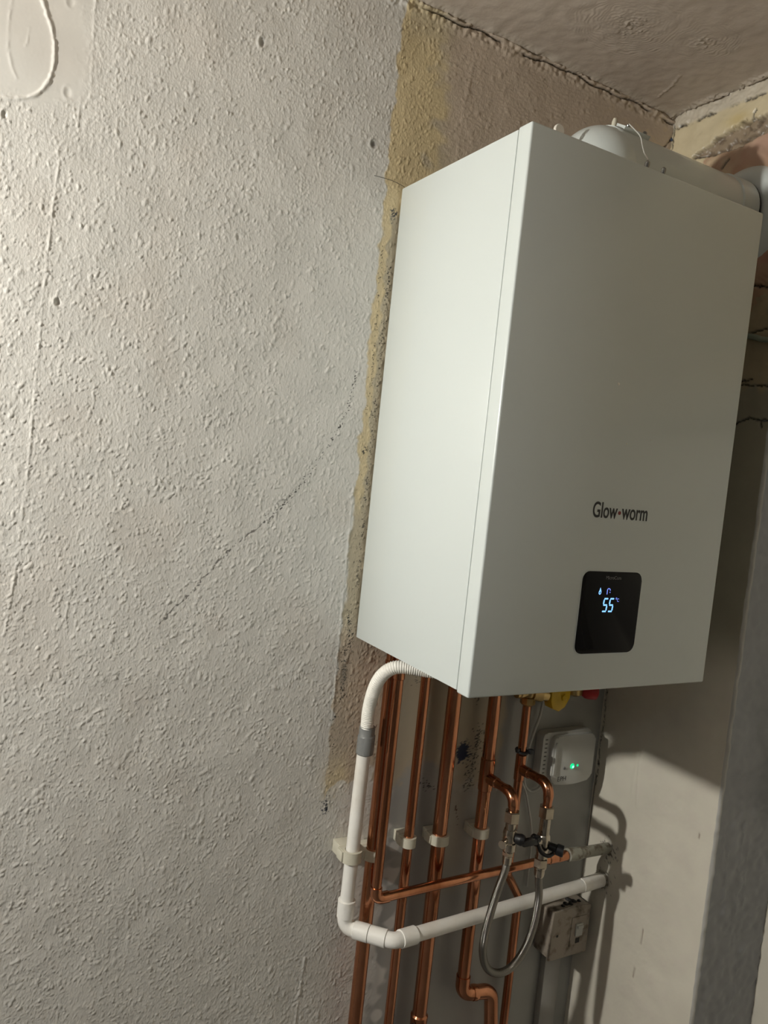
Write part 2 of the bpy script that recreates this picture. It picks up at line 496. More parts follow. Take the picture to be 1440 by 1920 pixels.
C = mixc(C, SMOOTHG, low * sm(Xj, .315, .33))
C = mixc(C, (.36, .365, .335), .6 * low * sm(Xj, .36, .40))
C = mixc(C, GREYW, .7 * (Z < botedge) * (1 - sm(Xj, .09, .11)))
# mould and chips
sp = fnoise(nz, nx, D0, .0045, None, 15); sp2 = fnoise(nz, nx, D0, .0075, None, 16)
def specks(poly, w, thr, col, wf=None, k=1.0):
    global C
    dd, ss = seg_dist(X, Z, poly)
    dens = np.exp(-(dd / w) ** 2)
    C = mixc(C, col, k * sm(sp + 1.7 * dens, thr, thr + .35) * (dd < w * 2.2))
specks([(-.0434, 1.7322), (-.0496, 1.6826), (-.0711, 1.6313), (-.092, 1.592), (-.1123, 1.5629)], .0042, 2.35, (.05, .045, .04))
specks([(-.1123, 1.5629), (-.135, 1.532), (-.1573, 1.504), (-.165, 1.498)], .0036, 2.0, (.05, .045, .04))
dd, ss = seg_dist(X + .0015 * wob2, Z, [(-.165, 1.498), (-.2000, 1.470), (-.2389, 1.4303), (-.262, 1.395), (-.285, 1.372), (-.3069, 1.3461)])
C = mixc(C, (.09, .08, .07), sm(-dd, -.0016, -.0008) * (sp2 > -.7) * .8)
specks([(-.012, 1.36), (-.006, 1.32), (-.014, 1.285), (-.011, 1.25), (-.008, 1.225)], .007, 2.15, MOULD)
C = mixc(C, (.12, .125, .11), .5 * np.exp(-(((X + .012) / .008) ** 2 + ((Z - 1.262) / .022) ** 2)))
specks([(-.024, 1.19), (-.018, 1.195)], .002, 1.2, MOULD)
specks([(-.020, 1.93), (-.016, 1.72), (-.019, 1.67)], .003, 2.6, (.09, .07, .05))
specks([(-.004, 1.90), (-.006, 1.60), (-.004, 1.40)], .005, 2.5, (.06, .05, .045))
specks([(-.012, 1.985), (-.002, 1.984), (-.010, 1.972)], .0028, 1.5, (.05, .055, .065))
specks([(-.015, 1.622), (-.016, 1.612)], .002, 1.2, MOULD)
specks([(-.018, 1.16), (-.018, 1.12)], .0035, 2.5, MOULD)
specks([(-.0215, 1.058), (-.0205, 1.040)], .0045, 1.45, (.02, .028, .05))
specks([(.157, 1.066), (.185, 1.056)], .005, 1.8, MOULD)
specks([(.118, 1.28), (.126, 1.24)], .008, 2.4, (.10, .09, .08))
C = mixc(C, NAVY, sm(-np.hypot((X - .237) / 1.0 + .002 * wob3, (Z - 1.113) / 1.5 + .002 * wob2), -.0125, -.0108))
specks([(.244, 1.132), (.255, 1.10)], .009, 1.9, NAVY)
specks([(.270, 1.145), (.262, 1.085), (.258, 1.05)], .009, 1.75, (.045, .04, .035))
specks([(.262, 1.24), (.258, 1.20)], .006, 2.4, (.07, .06, .05))
specks([(.235, 1.02), (.244, .985)], .0035, 2.3, (.10, .045, .03))
C = mixc(C, (.12, .11, .10), np.exp(-((np.hypot(X + .0536, Z - 2.0726) / .0055) ** 2)) * .8)
C = mixc(C, (.22, .21, .20), np.exp(-((((X + .2368) / .004) ** 2 + ((Z - 2.1557) / .007) ** 2) ** 2)) * .6)
C = mixc(C, (.018, .012, .008), np.clip(crk * 1.3, 0, 1))
C = mixc(C, (.50, .42, .34), sm(dz, .0025, .006) * .5)
H = H + .0
cols = np.concatenate([np.arange(0, int(.71 / D0)), np.arange(int(.71 / D0), nx - 1, 2), [nx - 1]])
P = np.stack([X, -H, Z], -1)[:, cols]
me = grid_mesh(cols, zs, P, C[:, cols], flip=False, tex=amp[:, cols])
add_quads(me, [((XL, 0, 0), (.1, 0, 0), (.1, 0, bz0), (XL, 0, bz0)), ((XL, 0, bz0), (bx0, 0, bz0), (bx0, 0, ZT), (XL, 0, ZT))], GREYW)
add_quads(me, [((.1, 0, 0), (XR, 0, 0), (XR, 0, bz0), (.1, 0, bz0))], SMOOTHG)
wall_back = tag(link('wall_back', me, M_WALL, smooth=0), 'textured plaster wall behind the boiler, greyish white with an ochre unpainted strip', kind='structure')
del X, Z, H, C, P

# ---- ceiling with swirled artex
D1 = .0016
cx0, cx1, cy0 = -.08, .60, -.45
nx = int((cx1 - cx0) / D1); ny = int(-cy0 / D1)
xs = np.linspace(cx0, cx1, nx); ys = np.linspace(cy0, 0, ny)
X, Y = np.meshgrid(xs, ys)
w1 = fnoise(ny, nx, D1, .05, None, 31); w2 = fnoise(ny, nx, D1, .012, None, 32); w3 = np.maximum(fnoise(ny, nx, D1, .0085, None, 34), -.2)
H = .00025 * w1 + .00005 * fnoise(ny, nx, D1, .012, .004, 33) 
swirls = [(.285, -.155, .105), (.405, -.190, .07), (.20, -.31, .08), (.46, -.36, .09), (.33, -.45, .08), (.56, -.28, .07), (.12, -.50, .09), (.05, -.26, .06), (.50, -.53, .09), (.66, -.45, .09)]
owner = np.full(X.shape, 9e9)
S = np.zeros_like(X)
for i, (a, b, R) in enumerate(swirls):
    dx, dy = X - a, Y - b
    r = np.hypot(dx, dy * 1.1); th = np.arctan2(dy, dx)
    rr = r + .0025 * w1 + .004 * np.sin(th * 1.0 + i)
    m = (r / R < owner) & (r < R)
    prof = np.sin(rr / .0056 * 2 * PI + .5 * w1) + .35 * np.sin(rr / .0043 * 2 * PI + 1)
    fade = sm(1 - r / R, 0, .25) * (.45 + .55 * sm(np.sin(th + i * 1.7), -.9, .6))
    core = np.exp(-(r / (R * .32)) ** 2)
    val = .00036 * fade * prof * (1 - core) + .0009 * core * w3 * (r < R * .6)
    S[m] = val[m]; owner[m] = (r / R)[m]
H += S * sm(-Y, .02, .05)
dd, ss = seg_dist(X, Y, [(.455, -.105), (.47, -.075), (.485, -.03)])
H += .0013 * np.exp(-((dd + .001 * w2) / .0018) ** 2)
H += .003 * sm(Y, -.02, -.004) * (1 + .1 * w2 + .15 * w1)                       # filler along the back wall
H += .0045 * np.exp(-((X - XR + .012 - .002 * w2) / .006) ** 2) * sm(np.sin(Y * 60) + w2 * .5, -.6, .4)
C = np.zeros((ny, nx, 3)) + np.array((.50, .43, .365))
C = mixc(C, (.54, .475, .41), .5 * sm(w1, 0, 1.5))
C = mixc(C, (.50, .44, .37), .8 * sm(Y, -.022, -.010))
cr = np.exp(-((Y + .0045 + .0016 * np.sin(X * 37)) / .0011) ** 2) * sm(X, .02, .08)
C = mixc(C, (.52, .46, .38), np.exp(-((X - XR + .012) / .008) ** 2) * .7)
C = mixc(C, (.05, .04, .03), np.exp(-((X - XR + .0025 + .001 * w2) / .0014) ** 2) * sm(w1, -1, -.2))
P = np.stack([X, Y, ZT - H], -1)
me = grid_mesh(xs, ys, P, C, flip=True)
add_quads(me, [((XL, YF, ZT), (XL, cy0, ZT), (cx1, cy0, ZT), (cx1, YF, ZT)), ((XL, cy0, ZT), (XL, 0, ZT), (cx0, 0, ZT), (cx0, cy0, ZT))], (.51, .44, .375))
ceiling = tag(link('ceiling', me, M_CEIL, smooth=0), kind='structure')

# ---- right wall: plaster, hole round the flue, painted reveal of the recess
YE, ZH, XB = -.277, 1.733, .7325            # recess edge, recess head, recess back
D2 = .0022
def side_relief(Y, Z, seed):
    n0, n1 = Y.shape
    a = fnoise(n0, n1, D2, .06, None, seed); b = fnoise(n0, n1, D2, .014, None, seed + 1); c = fnoise(n0, n1, D2, .006, None, seed + 2)
    up = sm(Z, 1.73, 1.75)
    H = (.0002 + .0005 * up) * a + .00004 * b * (1 - up) + .00015 * b * up + .00004 * c * up
    C = np.zeros((n0, n1, 3)) + np.array((.72, .68, .575))
    C = mixc(C, (.68, .61, .54), .3 * sm(a, -1, 2.4))
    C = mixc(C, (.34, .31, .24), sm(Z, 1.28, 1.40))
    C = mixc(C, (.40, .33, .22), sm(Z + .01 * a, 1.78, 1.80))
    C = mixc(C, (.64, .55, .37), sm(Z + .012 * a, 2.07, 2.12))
    # broken mortar round the flue
    cy, cz = -.175, 2.080
    R = np.hypot((Y - cy) * .98, (Z - cz)) + .006 * a + .004 * b
    zo = np.interp(-Y, [.045, .0531, .0876, .124, .1604, .20, .24, .3, .4], [2.19, 2.2135, 2.2285, 2.240, 2.241, 2.242, 2.245, 2.235, 2.14]) + .0015 * b + .0015 * a
    zi = np.interp(-Y, [.045, .0535, .1021, .145, .175, .2042, .24, .3, .4], [2.185, 2.2095, 2.2029, 2.2021, 2.2063, 2.212, 2.215, 2.20, 2.12]) + .0007 * b + .0010 * a
    groove = sm(Z, zi - .002, zi + .003) * (1 - sm(Z, zo - .003, zo + .002)) * sm(-Y, .050, .058)
    disc = (1 - sm(R, .150, .156)) * (1 - sm(Z, zi, zi + .002))
    H = H - .010 * groove * (1 - .35 * sm(a, -.5, 1.2)) + .004 * disc * sm(-R, -.15, -.12)
    C = mixc(C, (.44, .275, .185), disc * (.75 + .2 * np.clip(a, -1, 1)))
    C = mixc(C, (.50, .32, .24), disc * np.exp(-(((Y + .20) / .05) ** 2 + ((Z - 2.19) / .03) ** 2)))
    C = mixc(C, (.30, .235, .165), groove)
    st_ = np.sin((Z - zi) / (zo - zi + 1e-6) * 9 + a * 2 + b * .8)
    C = mixc(C, (.15, .11, .075), groove * sm(st_, .1, .9) * .8); H = H - .003 * groove * sm(st_, .3, .9)
    e = np.exp(-((Z - zi) / .0022) ** 2) * sm(-Y, .052, .06)
    e = np.maximum(e, .6 * np.exp(-((Z - zo) / .0018) ** 2) * sm(-Y, .052, .06) * sm(a, -.4, .6))
    dd, _ = seg_dist(Y, Z, [(-.170, 2.24), (-.172, 2.252), (-.176, 2.256)]); e = np.maximum(e, np.exp(-(dd / .0012) ** 2))
    dd, _ = seg_dist(Y, Z, [(-.124, 2.172), (-.130, 2.180), (-.136, 2.184)]); e = np.maximum(e, np.exp(-(dd / .002) ** 2) * .8)
    C = mixc(C, (.55, .42, .16), .6 * np.exp(-(((Y + .14) / .025) ** 2 + ((Z - 2.252) / .010) ** 2)))
    H = H + .003 * sm(Z, ZT - .028, ZT - .018) * (1 + .15 * b + .15 * a)
    C = mixc(C, (.58, .52, .42), sm(Z, ZT - .026, ZT - .02))
    e = np.maximum(e, .8 * np.exp(-((Z - ZT + .024 + .001 * b) / .0018) ** 2) * sm(a, -.8, .2))
    C = mixc(C, (.42, .20, .16), .8 * np.exp(-(((Y + .235) / .03) ** 2 + ((Z - 2.0) / .012) ** 2)))
    # cracks
    for poly, w in (([(-.18, 1.9485), (-.215, 1.957), (-.236, 1.952), (-.26, 1.940), (-.40, 1.93)], .0018), ([(-.18, 1.882), (-.215, 1.876), (-.240, 1.882), (-.30, 1.880)], .0012),
                    ([(-.15, 1.7915), (-.22, 1.7925), (-.262, 1.7895), (-.34, 1.785)], .0011), ([(-.15, 1.799), (-.225, 1.7985), (-.234, 1.802)], .0012),
                    ([(-.15, 1.722), (-.205, 1.725), (-.2222, 1.7317), (-.2382, 1.7379), (-.2582, 1.7334), (-.2735, 1.7341), (-.36, 1.735)], .0015),
                    ([(-.258, 1.7334), (-.262, 1.722)], .0012)):
        dd, _ = seg_dist(Y, Z + .0008 * b, poly); e = np.maximum(e, np.exp(-(dd / w) ** 2))
    yc = -.006 + .0014 * np.sin(Z * 70) + .0012 * b
    e = np.maximum(e, np.exp(-((Y - yc) / .0010) ** 2) * sm(Z, 1.0, 1.03) * (1 - sm(Z, 1.34, 1.4)) * sm(b, -1.3, -.6))
    e = np.maximum(e, .9 * np.exp(-((Y + .003) / .0014) ** 2) * sm(Z, .86, .88) * (1 - sm(Z, 1.03, 1.05)))
    e = np.maximum(e, np.exp(-((Y + .002 + .001 * b) / .0016) ** 2) * sm(Z, 2.05, 2.1) * .8)
    H -= .004 * e
    C = mixc(C, (.02, .014, .010), np.clip(e * 1.2, 0, 1))
    # runs and scratches in the lower paint
    for poly, hh, w in (([(-.108, 1.13), (-.1040, 1.101), (-.1085, 1.05), (-.111, 1.02)], .0014, .0022), ([(-.098, 1.12), (-.096, 1.04)], .0008, .003)):
        dd, _ = seg_dist(Y, Z, poly); H += hh * np.exp(-(dd / w) ** 2)
    for y0, z0, l in ((-.1574, .800, .028), (-.150, .728, .018), (-.246, 1.03, .008)):
        dd, _ = seg_dist(Y, Z, [(y0, z0 - l / 2), (y0 - .001, z0 + l / 2)])
        C = mixc(C, (.20, .13, .08), .8 * np.exp(-(dd / .0012) ** 2)); H -= .0006 * np.exp(-(dd / .0015) ** 2)
    # grime round the pipe ends
    for y0, z0, r in ((-.0567, .913, .028), (-.053, .853, .026)):
        d = np.hypot(Y - y0, Z - z0)
        C = mixc(C, (.10, .085, .06), .9 * sm(.5 * c + .5 * b + 2.2 * np.exp(-(d / r) ** 2), 2.0, 2.4) * (d < r * 1.3))
    return H, C
def side_grid(ya, yb, za, zb, seed):
    n1 = int(round((yb - ya) / D2)) + 1; n0 = int(round((zb - za) / D2)) + 1
    ys = np.linspace(ya, yb, n1); zs = np.linspace(za, zb, n0)
    Y, Z = np.meshgrid(ys, zs)
    H, C = side_relief(Y, Z, seed)
    return ys, zs, Y, Z, H, C
# lower panel: plane, rounded arris, reveal
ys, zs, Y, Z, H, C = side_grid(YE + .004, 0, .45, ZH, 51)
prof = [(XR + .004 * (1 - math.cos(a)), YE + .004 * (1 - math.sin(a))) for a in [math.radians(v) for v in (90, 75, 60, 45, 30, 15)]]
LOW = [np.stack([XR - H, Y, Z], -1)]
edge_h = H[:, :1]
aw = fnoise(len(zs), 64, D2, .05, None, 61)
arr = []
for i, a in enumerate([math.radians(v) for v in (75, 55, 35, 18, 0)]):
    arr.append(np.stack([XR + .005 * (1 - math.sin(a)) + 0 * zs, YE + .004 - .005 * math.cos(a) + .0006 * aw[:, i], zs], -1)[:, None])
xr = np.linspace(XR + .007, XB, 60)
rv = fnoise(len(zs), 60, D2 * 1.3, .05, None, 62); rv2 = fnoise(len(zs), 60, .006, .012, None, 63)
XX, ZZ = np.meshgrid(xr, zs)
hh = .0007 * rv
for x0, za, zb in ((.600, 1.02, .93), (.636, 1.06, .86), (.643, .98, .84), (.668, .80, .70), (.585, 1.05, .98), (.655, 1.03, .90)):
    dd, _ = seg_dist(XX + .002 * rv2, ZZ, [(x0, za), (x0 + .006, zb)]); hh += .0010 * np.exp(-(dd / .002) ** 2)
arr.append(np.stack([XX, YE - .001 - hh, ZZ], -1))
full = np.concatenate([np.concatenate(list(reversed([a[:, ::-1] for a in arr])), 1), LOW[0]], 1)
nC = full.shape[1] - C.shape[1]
RV_SHADED = (.29, .30, .315)  # reveal has the wall's own paint, darkened here for the glancing light
Cf = np.concatenate([np.zeros((len(zs), nC, 3)) + np.array(RV_SHADED), C], 1)
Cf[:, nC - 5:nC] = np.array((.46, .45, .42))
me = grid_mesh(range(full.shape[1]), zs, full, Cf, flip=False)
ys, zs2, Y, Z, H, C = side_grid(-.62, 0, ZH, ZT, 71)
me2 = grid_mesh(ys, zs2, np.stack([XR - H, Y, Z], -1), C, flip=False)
def join_painted(a, b):
    bm = bmesh.new(); bm.from_mesh(a); bm.from_mesh(b); bm.to_mesh(a); bm.free()
join_painted(me, me2)
PW = (.71, .67, .57)
YO = -1.25
add_quads(me, [((XR, YE, 0), (XR, 0, 0), (XR, 0, .45), (XR, YE, .45)),
               ((XR, YF, 0), (XR, YO, 0), (XR, YO, ZH), (XR, YF, ZH)),
               ((XR, YO, 0), (XB, YO, 0), (XB, YO, ZH), (XR, YO, ZH)),
               ((XR, YO, ZH), (XB, YO, ZH), (XB, YE, ZH), (XR, YE, ZH)),
               ((XB, YO, 0), (XB, YE, 0), (XB, YE, ZH), (XB, YO, ZH))], PW)
add_quads(me, [((XR, YE, 0), (XB, YE, 0), (XB, YE, .45), (XR, YE, .45))], RV_SHADED)
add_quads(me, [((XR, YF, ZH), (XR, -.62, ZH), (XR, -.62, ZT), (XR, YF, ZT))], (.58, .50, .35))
wall_right = tag(link('wall_right', me, M_RIGHT, smooth=0), kind='structure')
del X, Y, Z, H, C

def slab(name, quad, mat):
    me = mesh_from(quad, [(0, 1, 2, 3)])
    return tag(link(name, me, mat, smooth=0), kind='structure')
slab('floor', [(XL, YF, 0), (XB, YF, 0), (XB, 0, 0), (XL, 0, 0)], M_FLOOR)
slab('wall_left', [(XL, YF, 0), (XL, 0, 0), (XL, 0, ZT), (XL, YF, ZT)], M_PLAINWALL)
slab('wall_front', [(XB, YF, 0), (XL, YF, 0), (XL, YF, ZT), (XB, YF, ZT)], M_PLAINWALL)

# ------------------------------------------------------------------ lamps (out of frame)
lamp = empty('pendant_lamp', (LAMP[0], LAMP[1], ZT), 'glowing bulb on a cord under an added lampshade, left of the boiler, outside the frame', 'lamp')
link('ceiling_rose', tube([(LAMP[0], LAMP[1], ZT - .001), (LAMP[0], LAMP[1], ZT - .012), (LAMP[0], LAMP[1], ZT - .025)], [.04, .038, .012], 24), M_PVC, lamp)
link('cord', tube([(LAMP[0], LAMP[1], ZT - .025), (LAMP[0], LAMP[1], LAMP[2] + .09)], .003, 10), M_CABLE, lamp)
link('bulb_holder', tube([(LAMP[0], LAMP[1], LAMP[2] + z) for z in (.095, .09, .05, .045)], [.008, .017, .019, .014], 20), M_PVC, lamp)
bz = [(-.032, .004), (-.030, .012), (-.022, .023), (-.010, .0305), (.002, .032), (.014, .029), (.026, .021), (.036, .0145), (.045, .013)]
link('bulb', tube([(LAMP[0], LAMP[1], LAMP[2] + z * .75) for z, _ in bz], [r * .75 for _, r in bz], 20), M_BULB, lamp)
sh = [(.078, .100), (.092, .092), (.115, .070), (.135, .030), (.1335, .028), (.113, .068), (.090, .090), (.078, .098)]
link('added_shade', tube([(LAMP[0], LAMP[1], LAMP[2] + z) for z, _ in sh], [r for _, r in sh], 40, False), plain('added_shade_dark', (.10, .10, .10), .6), lamp, 60)  # unseen lampshade added to cut the bulb's bounce off the ceiling
# fill light added behind the camera to lift and cool the ambient
fl = empty('fill_lamp', (-1.0, -1.75, ZT), 'added round fill lamp behind the viewpoint, outside the frame', 'lamp')
link('base', tube([(-1.0, -1.75, ZT - .001), (-1.0, -1.75, ZT - .02)], .15, 32), M_PVC, fl)
M_DIFF = emit('fill_glow', FILL_COLOR, FILL_POWER)
link('fill_diffuser', tube([(-1.0, -1.75, ZT - .02), (-1.0, -1.75, ZT - .04), (-1.0, -1.75, ZT - .06), (-1.0, -1.75, ZT - .07)], [.145, .14, .10, .03], 32), M_DIFF, fl)

# ------------------------------------------------------------------ boiler
BZ0, BZ1, BYF, BW = 1.32, 2.02, -.31, .44
boiler = empty('boiler', (0.22, -.15, BZ0), 'white wall-hung gas combi boiler with a black display panel', 'boiler')
SEAM = -.284
casing = link('casing', box(0.0006, BW - .0006, SEAM + .0008, -.0045, BZ0 + .003, BZ1, .0015), M_ENAMEL, boiler)
link('underside', box(.012, BW - .012, SEAM + .02, -.02, BZ0 + .0005, BZ0 + .0028, 0), M_UNDER, boiler)
cover = link('front_cover', box(0, BW, BYF, SEAM, BZ0, BZ1 + .002, .0028, 3), M_ENAMEL, boiler)
# lettering on the front
lg = join(text_mesh('Glow', .1713, 1.5570, .0215, BYF - .0001, .0455, offset=.013), text_mesh('worm', .2250, 1.5570, .0150, BYF - .0001, .0500, offset=.013))
link('lettering', lg, M_INK, cover, smooth=0)
link('lettering_dot', tube([(.2208, BYF, 1.5655), (.2208, BYF - .0004, 1.5655)], .0026, 16), M_REDINK, cover)
disp = link('display_panel', prism_xz(rrect(.1672, .2790, 1.3718, 1.4848, .012), BYF - .0012, BYF + .001, .0006), M_GLASS, boiler)
link('display_bezel', join(*[prism_xz(rrect(.1655, .2807, 1.3701, 1.4865, .0135), BYF - .0005, BYF + .0008, .0002)]), M_ENAMEL, boiler)
yd = BYF - .00125
link('display_lettering', text_mesh('MicroCom', .2095, 1.4742, .0048, yd, .0285, ext=.0001), M_GREYINK, disp, smooth=0)
def seg7(x, z, w, h, t, slant):
    out = []
    def bar(xa, za, xb, zb):
        d = Vector((xb - xa, zb - za)).normalized(); nrm = Vector((-d.y, d.x)) * t / 2; e = d * t * .15
        pts = [(xa + e.x + nrm.x, za + e.y + nrm.y), (xa - 0 + e.x * -1, za - e.y), (xa + e.x - nrm.x, za + e.y - nrm.y), (xb - e.x - nrm.x, zb - e.y - nrm.y), (xb + e.x, zb + e.y), (xb - e.x + nrm.x, zb - e.y + nrm.y)]
        pts = [(px + (pz - z) * slant, pz) for px, pz in pts]
        out.append(prism_xz(pts, yd - .0001, yd + .0001))
    m = h / 2
    bar(x + w, z + h, x, z + h); bar(x, z + h - t * .6, x, z + m + t * .6); bar(x, z + m, x + w, z + m); bar(x + w, z + m - t * .6, x + w, z + t * .6); bar(x + w, z, x, z)
    return out
link('display_digits', join(*(seg7(.2093, 1.4300, .0068, .0175, .0021, .10) + seg7(.2205, 1.4300, .0068, .0175, .0021, .10))), M_BLUE, disp, smooth=0)
deg = join(tube([(.2335 + .0011 * math.cos(a), yd, 1.4478 + .0011 * math.sin(a)) for a in [PI * 2 * k / 12 for k in range(13)]], .0003, 6), text_mesh('C', .2352, 1.4433, .0046, yd, .0034, ext=.0001))
link('display_unit', deg, M_BLUE2, disp, smooth=0)
fx, fz = .2010, 1.4532
fpts = [(0, .0098), (.0016, .0064), (.0024, .0038), (.0022, .0014), (.0008, 0), (-.0010, 0), (-.0022, .0014), (-.0022, .0036), (-.0010, .0058)]
fl_ = [(fx + x, fz + z) for x, z in fpts]; fi = [(fx + .1e-3 + x * .42, fz + .0012 + z * .40) for x, z in fpts]
V = [(x, yd - .0001, z) for x, z in fl_ + fi]; n = len(fl_)
link('flame_icon', mesh_from(V, [(i, (i + 1) % n, n + (i + 1) % n, n + i) for i in range(n)]), M_BLUE, disp, smooth=0)
tp = join(tube(fillet([(.2145, yd, 1.4535), (.2145, yd, 1.4615), (.2198, yd, 1.4615), (.2198, yd, 1.4588)], .0024, 6), .00055, 8), box(.2194, .2202, yd - .0002, yd + .0001, 1.4555, 1.4572))
link('tap_icon', tp, M_BLUE2, disp, smooth=0)
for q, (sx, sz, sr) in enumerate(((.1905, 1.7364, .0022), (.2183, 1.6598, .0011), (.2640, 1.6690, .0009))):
    link('glint_fleck', tube([(sx, BYF + .0002, sz), (sx, BYF - .0006, sz), (sx, BYF - .0009, sz)], [sr, sr * .8, sr * .3], 7), M_HOSE, cover)  # pale flecks put in for small bright reflections on the panel
# screws and wire at the top edge of the front
for sx in (.2005, .2315):
    s = link('screw', tube([(sx, -.3040, BZ1 + .0018), (sx, -.3040, BZ1 + .0060), (sx, -.3040, BZ1 + .0100), (sx, -.3040, BZ1 + .0122)], [.0020, .0036, .0036, .0014], 16), M_STEEL, boiler)

# flue
FY, FZ, FR = -.168, 2.0745, .056
flue = empty('flue_pipe', (.225, FY, BZ1), 'white flue elbow and pipe running from the boiler top into the side wall', 'flue')
link('duct', tube([(.235, FY, FZ), (.5405, FY, FZ)], FR, 56), M_ENAMEL, flue)
ez = [(BZ1 + .0022, .0615), (2.066, .0615)] + [(2.066 + .0615 * math.sin(a), .0615 * math.cos(a)) for a in [PI / 2 * k / 14 for k in range(1, 14)]] + [(2.1275, .001)]
link('elbow', tube([(.235, FY, z) for z, _ in ez], [q for _, q in ez], 56), M_ENAMEL, flue)
link('duct_collar', tube([(.500, FY, FZ), (.502, FY, FZ), (.5385, FY, FZ), (.5400, FY, FZ)], [FR, FR + .0028, FR + .0028, FR + .0005], 48), M_ENAMEL, flue)
CY, CZ = -.178, 2.0745
link('wall_seal', tube([(.5480, CY, CZ), (.5475, CY, CZ), (.5490, CY, CZ), (.5540, CY, CZ), (.5600, CY, CZ), (.5645, CY, CZ)], [.060, .0635, .071, .078, .083, .0855], 64), M_ENAMEL, flue, smooth=60)
link('gap_shadow_ring', tube([(.5398, FY, FZ), (.5432, FY, FZ)], .0582, 40), M_BLACK, flue)  # black ring put in for the shadow in the gap before the seal
def on_duct(x, th, r=FR):    # point on the duct's skin, th measured from the front
    return Vector((x, FY - r * math.cos(th), FZ + r * math.sin(th)))
for x, th in ((.2560, .98), (.2920, 1.00)):
    a = on_duct(x, th); nrm = (a - Vector((x, FY, FZ))).normalized()
    link('screw', tube([a + nrm * .004, a + nrm * .0078, a + nrm * .0092], [.0032, .0034, .0014], 14), M_STEEL, flue)
pl = [on_duct(.248 + .052 * u, 1.24 - .34 * v, FR + .0062) for u in (0, 1) for v in (0, 1)]
pl2 = [on_duct(.248 + .052 * u, 1.24 - .34 * v, FR - .003) for u in (0, 1) for v in (0, 1)]
link('bracket', mesh_from(pl + pl2, [(0, 1, 3, 2), (0, 4, 5, 1), (2, 3, 7, 6), (0, 2, 6, 4), (1, 5, 7, 3)]), M_ENAMEL, flue, smooth=0)
a = on_duct(.249, 1.35)
link('test_plug', tube([a + Vector((0, 0, -.001)), a + Vector((0, -.001, .008)), a + Vector((0, -.0015, .013))], [.0034, .0040, .0026], 16), M_CLIP, flue)
wire = empty('wire_tether', (.2030, -.2985, BZ1 + .007), 'thin white wire looped from the flue bracket down to a screw on the boiler edge', 'wire')
link('wire', tube(catmull([on_duct(.2560, .98, FR + .0095), (.2530, -.220, 2.1150), (.2480, -.238, 2.0980), (.2410, -.251, 2.0790), (.2230, -.275, 2.0560), (.2080, -.2960, 2.0400), (.2010, -.3035, 2.0330)], 6), .0009, 8), M_CABLE, wire)
tab = empty('test_point_cap', (.1385, -.19, BZ1), 'small white disc tab standing on the boiler top left of the flue elbow', 'cap')
link('stem', box(.1345, .1425, -.192, -.189, BZ1 + .0001, 2.086, .0008), M_PVC, tab)
link('disc', tube([(.1385, -.1935, 2.0890), (.1385, -.1925, 2.0890), (.1385, -.1895, 2.0890), (.1385, -.1885, 2.0890)], [.0075, .0085, .0085, .0075], 24), M_PVC, tab)

# ------------------------------------------------------------------ copper pipes
def copper(name, loc, label):
    return empty(name, loc, label, 'pipe', 'copper pipes under the boiler')
TOPZ = 1.3195
BOT = .02
def vpipe(root, x, y, r, z0, z1, name='pipe_run'):
    return link(name, tube([(x, y, z0), (x, y, z1)], r, 28), M_COPPER, root)
def collar(root, x, y, r, z0, z1, name='collar'):
    return link(name, tube([(x, y, z0), (x, y, z0 + .0012), (x, y, z0 + .0025), (x, y, z1 - .0025), (x, y, z1 - .0012), (x, y, z1)], [r, r + .0012, r + .0013, r + .0013, r + .0012, r], 28), M_COPPER, root)

A = copper('copper_pipe', (.0585, -.030, 0), 'copper pipe close to the wall behind the forward copper pipe, leftmost of the row')
vpipe(A, .0585, -.030, .0115, 0.001, TOPZ)
collar(A, .0585, -.030, .0115, 1.262, 1.292)
Bp = copper('copper_pipe', (.0475, -.070, .92), 'copper pipe standing forward of the row, turning at an elbow towards the side wall')
vpipe(Bp, .0475, -.070, .0076, .935, TOPZ)
collar(Bp, .0475, -.070, .0076, 1.272, 1.292)
link('elbow', tube(fillet([(.0475, -.070, .9405), (.0475, -.070, .921), (.0700, -.070, .9213)], .011, 8), .0091, 24), M_COPPER, Bp)
link('pipe_run', tube([(.0690, -.070, .9213), (.4560, -.0600, .9213)], .0076, 24), M_COPPER, Bp)
link('coupling', tube([(.410, -.0610, .9213), (.4115, -.0610, .9213), (.430, -.0605, .9213), (.431, -.0605, .9213), (.4325, -.0605, .9213), (.4540, -.060, .9213), (.456, -.060, .9213)],
                      [.0076, .0092, .0092, .0082, .0092, .0092, .0076], 24), M_COPPER, Bp)
stub = empty('painted_pipe_stub', (.5656, -.058, .9175), 'paint-smeared metal pipe stub joining the copper run to the side wall corner', 'pipe')
link('pipe_run', tube([(.4565, -.060, .9213), (.458, -.060, .9213), (.486, -.060, .9200), (.487, -.060, .9200), (.5635, -.0575, .9165)], [.0095, .0118, .0118, .0102, .0102], 24), M_PAINTED, stub)
Cc = copper('copper_pipe', (.1245, -.030, 0), 'thin copper pipe, second along the wall, between the forward pipe and the thick pipe')
vpipe(Cc, .1245, -.030, .0082, 0.001, TOPZ)
Dp = copper('copper_pipe', (.1860, -.030, 0), 'thickest copper pipe in the row, under the front left corner of the boiler')
vpipe(Dp, .1860, -.030, .0124, .668, TOPZ)
link('reducer', tube([(.186, -.030, z) for z in (.002, .640, .645, .664, .667, .670)], [.0124, .0124, .0145, .0150, .0150, .0124], 28), M_COPPER, Dp)
link('drain_screw', tube([(.176, -.034, .654), (.166, -.038, .6515), (.160, -.040, .650)], [.005, .0052, .003], 12), M_BLACK, Dp)
